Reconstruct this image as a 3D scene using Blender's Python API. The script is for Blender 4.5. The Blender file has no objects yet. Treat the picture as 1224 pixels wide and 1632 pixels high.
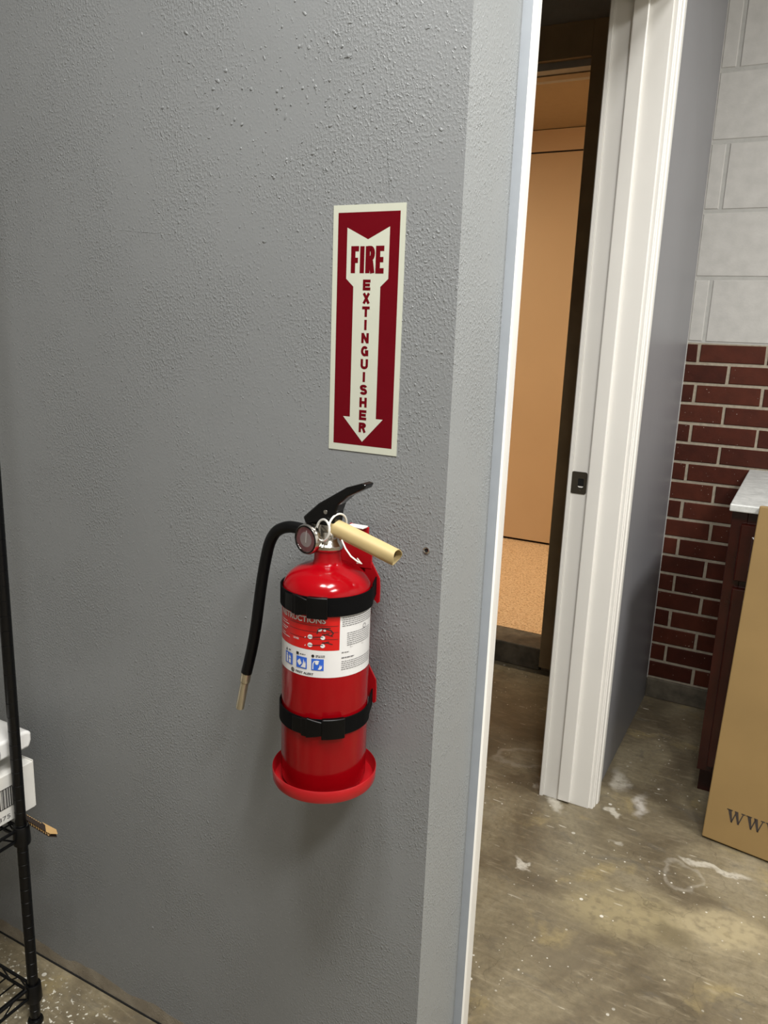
import bpy, bmesh, math, random
from mathutils import Vector, Matrix

random.seed(7)
scene = bpy.context.scene
COL = scene.collection
PI = math.pi
sin, cos = math.sin, math.cos

# ------------------------------------------------------------------ camera
F, YAW, PIT, ROL = 1258.56, 0.4864, 0.2270, 0.0378
CAM = Vector((0.3827, -0.8878, 1.2633))
fw = Vector((-sin(YAW) * cos(PIT), cos(YAW) * cos(PIT), -sin(PIT)))
rt = Vector((cos(YAW), sin(YAW), 0))
up = rt.cross(fw)
r2 = rt * cos(ROL) + up * sin(ROL)
u2 = -rt * sin(ROL) + up * cos(ROL)
cam_d = bpy.data.cameras.new('camera')
cam = bpy.data.objects.new('camera', cam_d)
COL.objects.link(cam)
m = Matrix((r2, u2, -fw)).transposed().to_4x4()
m.translation = CAM
cam.matrix_world = m
cam_d.sensor_fit = 'VERTICAL'
cam_d.sensor_height = 24.0
cam_d.lens = F * 24.0 / 1632.0
cam_d.clip_start = 0.02
scene.camera = cam

# ------------------------------------------------------------------ world, lamps, exposure
w = bpy.data.worlds.new('world')
scene.world = w
w.use_nodes = True
w.node_tree.nodes['Background'].inputs[0].default_value = (0.6, 0.65, 0.7, 1)
w.node_tree.nodes['Background'].inputs[1].default_value = 0.02


def area(name, loc, size, power, color, rot=(0, 0, 0)):
    l = bpy.data.lights.new(name, 'AREA')
    l.shape = 'RECTANGLE'
    l.size, l.size_y = size
    l.energy = power
    l.color = color
    o = bpy.data.objects.new(name, l)
    o.location = loc
    o.rotation_euler = rot
    COL.objects.link(o)
    return o


WHITE = (1.0, 0.99, 0.96)
area('ceiling_lamp', (0.46, -0.62, 2.64), (0.28, 0.50), 25, WHITE)
area('ceiling_lamp', (0.05, -0.82, 2.64), (0.28, 0.28), 16, WHITE)
area('ceiling_lamp', (1.25, -1.10, 2.64), (0.30, 0.60), 35, WHITE)
area('ceiling_lamp', (1.55, 0.75, 2.64), (0.30, 0.60), 34, WHITE)
CORRIDOR = (1.0, 0.84, 0.62)
area('corridor_light', (0.75, 2.64, 2.28), (0.9, 0.25), 30, CORRIDOR)
area('corridor_light', (-2.50, 2.70, 2.28), (0.9, 0.25), 30, CORRIDOR)  # second light, added to even out the brightness in the corridor

vs = scene.view_settings
vs.view_transform = 'Standard'
vs.look = 'None'
vs.exposure = 0.36
vs.gamma = 1.0
vs.use_curve_mapping = False


# ------------------------------------------------------------------ materials
def lin(c):
    return tuple(((v / 255) / 12.92 if v / 255 < 0.04045 else ((v / 255 + 0.055) / 1.055) ** 2.4) for v in c) + (1,)


class NT:
    """small wrapper for building node trees"""

    def __init__(self, name):
        self.m = bpy.data.materials.new(name)
        self.m.use_nodes = True
        self.t = self.m.node_tree
        self.b = self.t.nodes['Principled BSDF']

    def n(self, kind, **kw):
        x = self.t.nodes.new('ShaderNode' + kind)
        for k, v in kw.items():
            if hasattr(x, k):
                setattr(x, k, v)
            else:
                x.inputs[k.replace('_', ' ')].default_value = v
        return x

    def l(self, a, b):
        self.t.links.new(a, b)

    def pos(self):
        return self.n('NewGeometry').outputs['Position']

    def noise(self, scale, detail=2.0, rough=0.5, vec=None, dist=0.0):
        x = self.n('TexNoise')
        x.inputs['Scale'].default_value = scale
        x.inputs['Detail'].default_value = detail
        x.inputs['Roughness'].default_value = rough
        x.inputs['Distortion'].default_value = dist
        self.l(vec if vec is not None else self.pos(), x.inputs['Vector'])
        return x.outputs['Fac']

    def ramp(self, fac, stops):
        x = self.n('ValToRGB')
        e = x.color_ramp.elements
        while len(e) < len(stops):
            e.new(0.5)
        for i, (p, c) in enumerate(stops):
            e[i].position = p
            e[i].color = c if len(c) == 4 else tuple(c) + (1,)
        self.l(fac, x.inputs['Fac'])
        return x.outputs['Color']

    def step(self, fac, a, b):
        x = self.n('MapRange')
        x.inputs['From Min'].default_value = a
        x.inputs['From Max'].default_value = b
        x.interpolation_type = 'SMOOTHSTEP'
        self.l(fac, x.inputs['Value'])
        return x.outputs['Result']

    def math(self, op, a, b=None, clamp=False):
        x = self.n('Math')
        x.operation = op
        x.use_clamp = clamp
        for i, v in enumerate((a, b)):
            if v is None:
                continue
            if isinstance(v, (int, float)):
                x.inputs[i].default_value = v
            else:
                self.l(v, x.inputs[i])
        return x.outputs[0]

    def mix(self, fac, a, b):
        x = self.n('MixRGB')
        for i, v in zip(('Fac', 'Color1', 'Color2'), (fac, a, b)):
            if isinstance(v, (int, float)):
                x.inputs[i].default_value = v
            elif isinstance(v, tuple):
                x.inputs[i].default_value = v
            else:
                self.l(v, x.inputs[i])
        return x.outputs['Color']

    def mapped(self, scale=(1, 1, 1), rot=(0, 0, 0), loc=(0, 0, 0)):
        x = self.n('Mapping')
        x.inputs['Scale'].default_value = scale
        x.inputs['Rotation'].default_value = rot
        x.inputs['Location'].default_value = loc
        self.l(self.pos(), x.inputs['Vector'])
        return x.outputs['Vector']

    def bump(self, height, strength, dist, prev=None):
        x = self.n('Bump')
        x.inputs['Strength'].default_value = strength
        x.inputs['Distance'].default_value = dist
        self.l(height, x.inputs['Height'])
        if prev is not None:
            self.l(prev, x.inputs['Normal'])
        self.l(x.outputs['Normal'], self.b.inputs['Normal'])
        return x.outputs['Normal']


def plain(name, col, rough=0.5, metal=0.0, spec=0.5, var=0.06, vscale=40, bump=0.0, coat=0.0):
    t = NT(name)
    c = lin(col)
    f = t.noise(vscale, 3)
    lo = tuple(v * (1 - var) for v in c[:3]) + (1,)
    hi = tuple(min(1, v * (1 + var)) for v in c[:3]) + (1,)
    t.l(t.ramp(f, [(0.3, lo), (0.7, hi)]), t.b.inputs['Base Color'])
    t.b.inputs['Roughness'].default_value = rough
    t.b.inputs['Metallic'].default_value = metal
    t.b.inputs['Specular IOR Level'].default_value = spec
    t.b.inputs['Coat Weight'].default_value = coat
    t.b.inputs['Coat Roughness'].default_value = 0.08
    if bump:
        t.bump(t.noise(vscale * 6, 3), bump, 0.001)
    return t.m


M = {}


def wall_paint(name, base, rough, peel=True, foot=False, alt=None):
    t = NT(name)
    p = t.pos()
    big = t.noise(2.2, 3)
    c = lin(base)
    col = t.ramp(big, [(0.3, tuple(v * 0.95 for v in c[:3]) + (1,)), (0.7, tuple(v * 1.05 for v in c[:3]) + (1,))])
    sep = t.n('SeparateXYZ')
    t.l(p, sep.inputs[0])
    if foot:
        # bare plaster left unpainted along the floor, with a wavy paint edge
        edge = t.math('ADD', sep.outputs['Z'], t.math('MULTIPLY', t.math('SUBTRACT', t.noise(7, 3), 0.5), -0.05))
        msk = t.step(edge, 0.034, 0.031)
        bare = t.ramp(t.noise(30, 4), [(0.3, lin((122, 113, 99))), (0.7, lin((150, 141, 126)))])
        col = t.mix(msk, col, bare)
    t.l(col, t.b.inputs['Base Color'])
    t.b.inputs['Roughness'].default_value = rough
    t.b.inputs['Specular IOR Level'].default_value = 0.4
    if peel:
        # sprayed texture: patchy orange peel plus sharper flecks
        patch = t.step(t.noise(5.5, 3, vec=t.mapped((1, 1, 1), loc=(3.1, 0, 1.7))), 0.38, 0.64)
        fine = t.step(t.noise(360, 2, 0.45, vec=t.mapped((1.0, 1.0, 0.75))), 0.40, 0.72)
        fleck = t.step(t.noise(210, 2.0, 0.5, vec=t.mapped((1.0, 1.0, 0.7), rot=(0, 0.5, 0))), 0.60, 0.70)
        broad = t.noise(28, 2)
        h = t.math('ADD', t.math('MULTIPLY', fine, t.math('ADD', t.math('MULTIPLY', patch, 0.8), 0.15)),
                   t.math('MULTIPLY', fleck, t.math('ADD', t.math('MULTIPLY', patch, 1.6), 0.5)))
        h = t.math('ADD', h, t.math('MULTIPLY', broad, 0.8))
        t.bump(h, 0.52, 0.0010)
    else:
        t.bump(t.noise(18, 3, vec=t.mapped((1, 1, 0.25))), 0.15, 0.002)
    return t.m


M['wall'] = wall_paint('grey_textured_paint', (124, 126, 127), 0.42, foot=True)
M['wall_side'] = wall_paint('lighter_grey_textured_wall', (143, 146, 147), 0.42)  # near strip set in a lighter grey than the front wall
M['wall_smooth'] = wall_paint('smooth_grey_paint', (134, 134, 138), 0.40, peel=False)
M['edge_grey'] = plain('grey_paint_on_trim', (150, 155, 161), 0.35, var=0.03)
M['white'] = plain('white_trim_paint', (232, 230, 225), 0.32, var=0.015, vscale=8)
M['ceil'] = plain('ceiling_white', (205, 203, 198), 0.8)
M['room_grey'] = plain('room_pale_paint', (206, 204, 199), 0.5)
M['closet'] = plain('closet_dark_paint', (128, 112, 92), 0.7)
M['frame_brown'] = plain('brown_metal_frame_paint', (150, 130, 100), 0.45, var=0.12, vscale=14)
M['tan'] = plain('tan_corridor_paint', (205, 176, 140), 0.5, var=0.03, vscale=3)
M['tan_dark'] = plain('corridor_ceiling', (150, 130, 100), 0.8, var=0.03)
M['gap'] = plain('dark_gap', (14, 13, 12), 0.9)  # near-black colour standing in for shade inside gaps and holes
M['mortar'] = plain('grey_mortar', (152, 142, 126), 0.9, var=0.15, vscale=90, bump=0.4)
M['mortar_paint'] = plain('grey_painted_joint', (168, 167, 163), 0.7, var=0.06, vscale=60, bump=0.2)


def brick_mat(name, base):
    t = NT(name)
    c = lin(base)
    f = t.noise(24, 4)
    col = t.ramp(f, [(0.3, tuple(v * 0.82 for v in c[:3]) + (1,)), (0.7, tuple(v * 1.18 for v in c[:3]) + (1,))])
    sp = t.noise(210, 1.0)
    rare = t.noise(17, 2, vec=t.mapped(loc=(5, 2, 1)))
    msk = t.math('MULTIPLY', t.step(sp, 0.775, 0.79), t.step(rare, 0.45, 0.55))
    col = t.mix(msk, col, lin((205, 196, 184)))
    t.l(col, t.b.inputs['Base Color'])
    t.b.inputs['Roughness'].default_value = 0.6
    t.b.inputs['Specular IOR Level'].default_value = 0.2
    t.bump(t.noise(120, 4), 0.35, 0.0012)
    return t.m


M['brick'] = [brick_mat('red_brick_a', (68, 28, 16)), brick_mat('red_brick_b', (61, 24, 13)),
              brick_mat('red_brick_c', (73, 32, 19))]
M['block'] = plain('painted_concrete_block', (180, 178, 174), 0.6, var=0.07, vscale=26, bump=0.35)
M['curb'] = plain('bare_concrete_curb', (84, 77, 65), 0.7, var=0.35, vscale=30, bump=0.4)


def floor_mat():
    t = NT('stained_concrete')
    p = t.pos()
    n1 = t.noise(3.2, 6, 0.6, dist=0.6)
    col = t.ramp(n1, [(0.30, lin((84, 74, 57))), (0.44, lin((110, 99, 79))), (0.56, lin((134, 123, 99))),
                      (0.72, lin((152, 142, 120)))])
    n2 = t.noise(9, 6, 0.65, vec=t.mapped((1, 1.7, 1), rot=(0, 0, 0.5)), dist=0.8)
    col = t.mix(t.math('MULTIPLY', t.step(n2, 0.55, 0.70), 0.55), col, lin((98, 93, 84)))
    n3 = t.noise(6, 5, 0.6, vec=t.mapped(loc=(4, 9, 0)), dist=0.5)
    col = t.mix(t.math('MULTIPLY', t.step(n3, 0.56, 0.70), 0.5), col, lin((168, 150, 104)))
    n4 = t.noise(70, 4, 0.7)
    col = t.mix(t.math('MULTIPLY', t.step(n4, 0.35, 0.75), 0.38), col, lin((84, 77, 64)))
    n5 = t.noise(26, 5, 0.7, vec=t.mapped((0.5, 2.4, 1), rot=(0, 0, 0.9)), dist=0.4)
    col = t.mix(t.math('MULTIPLY', t.step(n5, 0.52, 0.72), 0.35), col, lin((176, 164, 138)))
    col = t.mix(t.math('MULTIPLY', t.step(n5, 0.46, 0.30), 0.35), col, lin((86, 76, 58)))
    warp = t.n('MixRGB')
    warp.blend_type = 'ADD'
    warp.inputs['Fac'].default_value = 0.09
    nz = t.n('TexNoise')
    nz.inputs['Scale'].default_value = 16
    nz.inputs['Detail'].default_value = 5
    t.l(p, nz.inputs['Vector'])
    t.l(p, warp.inputs['Color1'])
    t.l(nz.outputs['Color'], warp.inputs['Color2'])
    wp = warp.outputs['Color']

    def blob(x, y, rx, ry, rot, c, amt, soft=0.5, ring=False):
        nonlocal col
        mp = t.n('Mapping')
        mp.vector_type = 'TEXTURE'
        mp.inputs['Location'].default_value = (x + 0.045, y + 0.045, 0.045)
        mp.inputs['Rotation'].default_value = (0, 0, rot)
        mp.inputs['Scale'].default_value = (rx, ry, 1)
        t.l(wp, mp.inputs['Vector'])
        ln = t.n('VectorMath')
        ln.operation = 'LENGTH'
        t.l(mp.outputs['Vector'], ln.inputs[0])
        d = ln.outputs['Value']
        if ring:
            mk = t.math('MULTIPLY', t.step(d, 0.72, 0.92), t.step(d, 1.12, 0.98))
        else:
            mk = t.step(d, 1.0, 1.0 - soft)
        mk = t.math('MULTIPLY', mk, t.math('ADD', t.math('MULTIPLY', t.step(t.noise(48, 4), 0.30, 0.55), 0.55), 0.45))
        col = t.mix(t.math('MULTIPLY', mk, amt), col, c)

    PL = lin((206, 200, 186))
    # pale plaster smears round the door foot and the edge of an old coating
    blob(-0.115, 1.115, 0.11, 0.020, -0.82, PL, 0.85, 0.7)
    blob(-0.23, 1.27, 0.10, 0.055, 0.5, lin((176, 168, 152)), 0.5, 0.6, True)
    blob(0.045, 1.30, 0.030, 0.085, 0.2, PL, 0.55, 0.8)
    blob(0.125, 1.20, 0.030, 0.075, 0.1, lin((214, 208, 200)), 0.6, 0.8)
    blob(0.060, 1.135, 0.022, 0.030, 0.2, PL, 0.75)
    blob(-0.075, 0.785, 0.032, 0.010, -0.5, PL, 0.9)
    blob(0.33, 1.02, 0.10, 0.014, -0.12, PL, 0.7)
    blob(0.27, 0.95, 0.05, 0.06, 0.3, PL, 0.22, 0.6, True)
    # warm light patches and darker ones
    blob(0.17, 0.74, 0.20, 0.12, 0.3, lin((172, 158, 120)), 0.6, 0.7)
    blob(0.37, 0.80, 0.14, 0.09, 0.2, lin((186, 172, 138)), 0.65, 0.6)
    blob(0.27, 0.73, 0.07, 0.035, 0.4, lin((96, 86, 66)), 0.6, 0.7)
    blob(0.20, 1.78, 0.12, 0.16, 0.0, lin((92, 76, 56)), 0.6, 0.8)
    blob(-0.35, 1.55, 0.35, 0.30, 0.0, lin((98, 84, 62)), 0.45, 0.8)
    blob(0.10, 0.55, 0.10, 0.06, 0.6, lin((108, 98, 80)), 0.6, 0.7)
    blob(0.10, 1.0, 0.02, 0.02, 0, PL, 0.5)
    # paint drips: crisp white drops, denser in places
    for sc, th, amt in ((38, 0.10, 0.9), (95, 0.12, 0.8)):
        v = t.n('TexVoronoi')
        v.inputs['Scale'].default_value = sc
        v.inputs['Randomness'].default_value = 1.0
        t.l(t.mapped((1, 1, 0.0)), v.inputs['Vector'])
        dens = t.step(t.noise(4.5, 2, vec=t.mapped(loc=(sc, 1, 0))), 0.47, 0.62)
        sepc = t.n('SeparateColor')
        t.l(v.outputs['Color'], sepc.inputs[0])
        keep = t.step(sepc.outputs[0], 0.66, 0.67)
        size = t.math('MULTIPLY', sepc.outputs[1], th * 2.0)
        drop = t.math('LESS_THAN', v.outputs['Distance'], size)
        col = t.mix(t.math('MULTIPLY', t.math('MULTIPLY', drop, keep), t.math('MULTIPLY', dens, amt)), col,
                    lin((226, 222, 212)))
    # plaster crumbs by the shelf foot
    sx = t.n('SeparateXYZ')
    t.l(p, sx.inputs[0])
    near = t.math('MULTIPLY', t.step(sx.outputs['X'], -0.52, -0.66), t.step(sx.outputs['Y'], 0.0, -0.06))
    crumbs = t.step(t.noise(120, 2, 0.5), 0.60, 0.66)
    col = t.mix(t.math('MULTIPLY', t.math('MULTIPLY', crumbs, near), 0.9), col, lin((228, 224, 210)))
    # hairline cracks
    cr = t.n('TexVoronoi')
    cr.feature = 'DISTANCE_TO_EDGE'
    cr.inputs['Scale'].default_value = 5.5
    t.l(wp, cr.inputs['Vector'])
    crm = t.math('MULTIPLY', t.step(cr.outputs['Distance'], 0.008, 0.002),
                 t.step(t.noise(3.5, 2, vec=t.mapped(loc=(1, 7, 0))), 0.52, 0.58))
    col = t.mix(t.math('MULTIPLY', crm, 0.32), col, lin((70, 62, 48)))
    # short pale scrapes
    scr = t.noise(60, 1.5, 0.4, vec=t.mapped((0.25, 1.6, 1), rot=(0, 0, 0.95)))
    scm = t.math('MULTIPLY', t.step(scr, 0.715, 0.74), t.step(t.noise(6, 2, vec=t.mapped(loc=(8, 3, 0))), 0.48, 0.6))
    col = t.mix(t.math('MULTIPLY', scm, 0.7), col, lin((205, 198, 182)))
    t.l(col, t.b.inputs['Base Color'])
    t.l(t.math('ADD', t.math('MULTIPLY', n2, 0.4), 0.22), t.b.inputs['Roughness'])
    h = t.math('ADD', t.noise(22, 5, 0.6), t.math('MULTIPLY', n4, 0.5))
    t.bump(h, 0.25, 0.003)
    return t.m


M['floor'] = floor_mat()


def terrazzo():
    t = NT('warm_terrazzo')
    n = t.noise(130, 3, 0.7)
    col = t.ramp(n, [(0.32, lin((120, 88, 58))), (0.45, lin((196, 164, 126))), (0.62, lin((222, 196, 160))),
                     (0.75, lin((160, 124, 88)))])
    t.l(col, t.b.inputs['Base Color'])
    t.b.inputs['Roughness'].default_value = 0.35
    return t.m


M['terrazzo'] = terrazzo()

M['red'] = plain('glossy_red_enamel', (142, 3, 13), 0.14, var=0.02, spec=0.28)
M['red_bracket'] = plain('red_powder_coat', (160, 16, 24), 0.28, var=0.04)
M['red_print'] = plain('red_print', (186, 20, 18), 0.30, var=0.03)
M['black'] = plain('black_plastic', (4, 4, 5), 0.35, spec=0.2)
M['black_gloss'] = plain('black_painted_steel', (4, 4, 5), 0.22, spec=0.35)
M['rubber'] = plain('black_rubber_hose', (6, 6, 7), 0.40, spec=0.22)
M['ink'] = plain('black_ink', (26, 25, 28), 0.5)
M['ink_grey'] = plain('grey_fine_print', (96, 94, 96), 0.5)
M['label'] = plain('label_white', (208, 207, 206), 0.25, var=0.02)
M['blue'] = plain('label_blue', (44, 92, 190), 0.3, var=0.03)
M['chrome'] = plain('nickel_plate', (196, 192, 186), 0.16, metal=1.0)
M['ring'] = plain('bright_ring_wire', (226, 225, 221), 0.28, metal=0.5)
M['steel'] = plain('brushed_steel', (176, 170, 160), 0.3, metal=1.0)
M['nozzle'] = plain('champagne_aluminium', (190, 180, 158), 0.30, metal=0.85)
M['gauge'] = plain('gauge_face_maroon', (120, 62, 68), 0.4, var=0.15, vscale=200)
M['gauge_grey'] = plain('gauge_dial_grey', (150, 138, 138), 0.4)
M['kraft'] = plain('kraft_paper_tube', (176, 156, 110), 0.6, var=0.06, vscale=30)
M['tie'] = plain('white_nylon', (236, 234, 228), 0.35)
M['sign_red'] = plain('sign_dark_red', (94, 2, 15), 0.42, var=0.03, spec=0.15)
M['sign_cream'] = plain('glow_sign_cream', (186, 188, 173), 0.42, var=0.02, vscale=20)
M['web'] = plain('black_webbing', (4, 4, 5), 0.7, spec=0.1, bump=0.3, vscale=120)
M['rack'] = plain('black_epoxy_rack', (6, 6, 7), 0.32, spec=0.3)
M['carton_white'] = plain('white_carton', (226, 224, 218), 0.55, var=0.03)
M['plastic_white'] = plain('white_plastic', (240, 239, 236), 0.3, var=0.01)
M['cardboard'] = plain('brown_cardboard', (188, 152, 100), 0.7, var=0.08, vscale=30)
M['flute'] = plain('dark_printed_cardboard', (40, 28, 20), 0.7, var=0.1)
M['box_kraft'] = plain('kraft_carton', (146, 119, 75), 0.55, var=0.05, vscale=9)
M['print_dark'] = plain('dark_carton_print', (58, 50, 46), 0.6)
M['cherry'] = plain('cherry_stained_wood', (48, 13, 7), 0.18, var=0.25, vscale=12, spec=0.35)
M['strike'] = plain('dark_bronze_plate', (84, 78, 68), 0.35, metal=0.6)


def marble():
    t = NT('grey_mottled_laminate')
    n = t.noise(20, 6, 0.7, dist=1.5)
    t.l(t.ramp(n, [(0.3, lin((176, 178, 176))), (0.5, lin((196, 198, 196))), (0.62, lin((214, 215, 213))),
                   (0.75, lin((188, 190, 188)))]), t.b.inputs['Base Color'])
    t.b.inputs['Roughness'].default_value = 0.3
    return t.m


M['counter'] = marble()


def glass():
    t = NT('clear_gauge_glass')
    t.b.inputs['Base Color'].default_value = (1, 1, 1, 1)
    t.b.inputs['Transmission Weight'].default_value = 1.0
    t.b.inputs['Roughness'].default_value = 0.03
    t.b.inputs['IOR'].default_value = 1.2
    return t.m


M['glass'] = glass()


# ------------------------------------------------------------------ mesh helpers
class MB:
    def __init__(self):
        self.v, self.f, self.mi = [], [], []

    def add(self, vs_, fs, mi=0):
        k = len(self.v)
        self.v += [tuple(q) for q in vs_]
        self.f += [tuple(i + k for i in q) for q in fs]
        self.mi += [mi] * len(fs)
        return self

    def box(self, x0, x1, y0, y1, z0, z1, mi=0):
        return self.add([(x0, y0, z0), (x1, y0, z0), (x1, y1, z0), (x0, y1, z0), (x0, y0, z1), (x1, y0, z1),
                         (x1, y1, z1), (x0, y1, z1)],
                        [(3, 2, 1, 0), (4, 5, 6, 7), (0, 1, 5, 4), (1, 2, 6, 5), (2, 3, 7, 6), (3, 0, 4, 7)], mi)

    def lathe(self, prof, origin, axis='z', n=48, mi=0, closed=False, frame=None):
        """prof: list of (radius, distance along the axis)"""
        o = Vector(origin)
        if frame is None:
            frame = {'z': (Vector((1, 0, 0)), Vector((0, 1, 0)), Vector((0, 0, 1))),
                     'x': (Vector((0, 1, 0)), Vector((0, 0, 1)), Vector((1, 0, 0))),
                     'y': (Vector((0, 0, 1)), Vector((1, 0, 0)), Vector((0, 1, 0)))}[axis]
        a, b, c = frame
        vs_, fs = [], []
        for r, h in prof:
            for i in range(n):
                t = 2 * PI * i / n
                vs_.append(o + a * (r * cos(t)) + b * (r * sin(t)) + c * h)
        m_ = len(prof)
        for j in range(m_ if closed else m_ - 1):
            for i in range(n):
                i2, j2 = (i + 1) % n, (j + 1) % m_
                fs.append((j * n + i, j * n + i2, j2 * n + i2, j2 * n + i))
        if not closed:
            if prof[0][0] > 1e-6:
                fs.append(tuple(reversed(range(n))))
            if prof[-1][0] > 1e-6:
                fs.append(tuple((m_ - 1) * n + i for i in range(n)))
        return self.add(vs_, fs, mi)

    def tube(self, pts, r, n=10, mi=0, closed=False, caps=True):
        P = [Vector(q) for q in pts]
        R_ = r if isinstance(r, (list, tuple)) else [r] * len(P)
        N = len(P)
        prev = None
        vs_, fs = [], []
        for i, q in enumerate(P):
            if closed:
                d = (P[(i + 1) % N] - P[i - 1]).normalized()
            else:
                d = (P[min(i + 1, N - 1)] - P[max(i - 1, 0)]).normalized()
            if prev is None:
                a = d.orthogonal().normalized()
            else:
                a = (prev - d * prev.dot(d)).normalized()
            prev = a
            b = d.cross(a)
            for k in range(n):
                t = 2 * PI * k / n
                vs_.append(q + (a * cos(t) + b * sin(t)) * R_[i])
        for i in range(N if closed else N - 1):
            j = (i + 1) % N
            for k in range(n):
                k2 = (k + 1) % n
                fs.append((i * n + k, i * n + k2, j * n + k2, j * n + k))
        if caps and not closed:
            fs.append(tuple(reversed(range(n))))
            fs.append(tuple((N - 1) * n + k for k in range(n)))
        return self.add(vs_, fs, mi)

    def prism(self, poly, fn, t0, t1, mi=0):
        """polygon extruded: fn(u, v, t) gives the point"""
        n = len(poly)
        vs_ = [fn(u, v, t0) for u, v in poly] + [fn(u, v, t1) for u, v in poly]
        fs = [tuple(reversed(range(n))), tuple(range(n, 2 * n))]
        fs += [(i, (i + 1) % n, n + (i + 1) % n, n + i) for i in range(n)]
        return self.add(vs_, fs, mi)

    def flat(self, poly, fn, mi=0):
        return self.add([fn(u, v) for u, v in poly], [tuple(range(len(poly)))], mi)

    def build(self, name, mats, parent=None, smooth=False, bevel=0.0, segs=2, kind=None, recalc=True, label=None):
        me = bpy.data.meshes.new(name)
        off = Vector((0, 0, 0))
        q = parent
        while q is not None:
            off += q.location
            q = q.parent
        me.from_pydata([tuple(Vector(a) - off) for a in self.v], [], self.f)
        if not isinstance(mats, (list, tuple)):
            mats = [mats]
        for mm in mats:
            me.materials.append(mm)
        for p_, i in zip(me.polygons, self.mi):
            p_.material_index = i
        if recalc:
            bm = bmesh.new()
            bm.from_mesh(me)
            bmesh.ops.recalc_face_normals(bm, faces=bm.faces)
            bm.to_mesh(me)
            bm.free()
        if smooth:
            me.polygons.foreach_set('use_smooth', [True] * len(me.polygons))
            me.set_sharp_from_angle(angle=math.radians(38))
        o = bpy.data.objects.new(name, me)
        COL.objects.link(o)
        o.parent = parent
        if bevel:
            b = o.modifiers.new('bevel', 'BEVEL')
            b.width = bevel
            b.segments = segs
            b.limit_method = 'ANGLE'
            b.angle_limit = math.radians(35)
        if kind:
            o['kind'] = kind
        if label:
            o['label'] = label
        return o


def thing(name, label, cat, loc, group=None):
    o = bpy.data.objects.new(name, None)
    o.empty_display_size = 0.05
    o.location = loc
    COL.objects.link(o)
    o['label'] = label
    o['category'] = cat
    if group:
        o['group'] = group
    return o


def struct(name, loc=(0, 0, 0)):
    o = bpy.data.objects.new(name, None)
    o.location = loc
    COL.objects.link(o)
    o['kind'] = 'structure'
    return o


def copy_part(src, loc, parent, mat=None):
    o = src.copy()
    o.parent = parent
    o.location = loc
    COL.objects.link(o)
    return o


# letters as heavy strokes, in a unit cell (x 0..1, y 0..1)
def arc(cx, cy, rx, ry, a0, a1, n=10):
    return [(cx + rx * cos(math.radians(a0 + (a1 - a0) * i / n)), cy + ry * sin(math.radians(a0 + (a1 - a0) * i / n)))
            for i in range(n + 1)]


def strokes(ch, wx, wy):
    """centre lines of a block capital whose strokes are wx wide and wy tall"""
    l, r_, b, t = wx / 2, 1 - wx / 2, wy / 2, 1 - wy / 2
    if ch == 'E':
        return [[(l, 0), (l, 1)], [(0, t), (1, t)], [(0, .5), (.93, .5)], [(0, b), (1, b)]]
    if ch == 'F':
        return [[(l, 0), (l, 1)], [(0, t), (1, t)], [(0, .48), (.9, .48)]]
    if ch == 'I':
        return [[(.5, 0), (.5, 1)]]
    if ch == 'T':
        return [[(.5, 0), (.5, 1)], [(0, t), (1, t)]]
    if ch == 'H':
        return [[(l, 0), (l, 1)], [(r_, 0), (r_, 1)], [(0, .5), (1, .5)]]
    if ch == 'X':
        return [[(l, 0), (r_, 1)], [(l, 1), (r_, 0)]]
    if ch == 'N':
        return [[(l, 0), (l, 1)], [(r_, 0), (r_, 1)], [(l, .96), (r_, .04)]]
    if ch == 'U':
        return [[(l, 1), (l, .36)] + arc(.5, .36, .5 - l, .36 - b, 180, 360) + [(r_, 1)]]
    if ch == 'R':
        return [[(l, 0), (l, 1)], [(l, t), (.55, t)] + arc(.55, .73, .45 - wx / 2, t - .73, 90, -90) + [(l, .46)],
                [(.58, .46), (r_, 0)]]
    if ch == 'S':
        return [arc(.5, .72, .5 - l, t - .72, 10, 180, 12) + arc(.5, .72, .5 - l, .2, 180, 270, 6)
                + arc(.5, .28, .5 - l, .24, 90, 0, 6) + arc(.5, .28, .5 - l, .28 - b, 0, -170, 12)]
    if ch == 'G':
        return [arc(.5, .5, .5 - l, .5 - b, 40, 330, 22), [(r_, .02), (r_, .5)], [(.55, .47), (1, .47)]]
    return []


def letter(mb, ch, x, y, wd, ht, thick, fn, mi=0):
    """thick: stroke width in metres"""
    wx, wy = thick / wd, thick / ht
    for k, line in enumerate(strokes(ch, wx, wy * 0.92)):
        P = [Vector((x + a * wd, y + b * ht)) for a, b in line]
        n = len(P)
        L_, R_ = [], []
        for i in range(n):
            d = (P[min(i + 1, n - 1)] - P[max(i - 1, 0)])
            if d.length < 1e-9:
                d = Vector((1, 0))
            d.normalize()
            nr = Vector((-d.y, d.x)) * thick / 2
            L_.append(P[i] + nr)
            R_.append(P[i] - nr)
        vs_ = [Vector(fn(q.x, q.y)) - Vector((0, k * 0.00004, 0)) for q in L_ + R_]
        mb.add(vs_, [(i, i + 1, n + i + 1, n + i) for i in range(n - 1)], mi)


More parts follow.
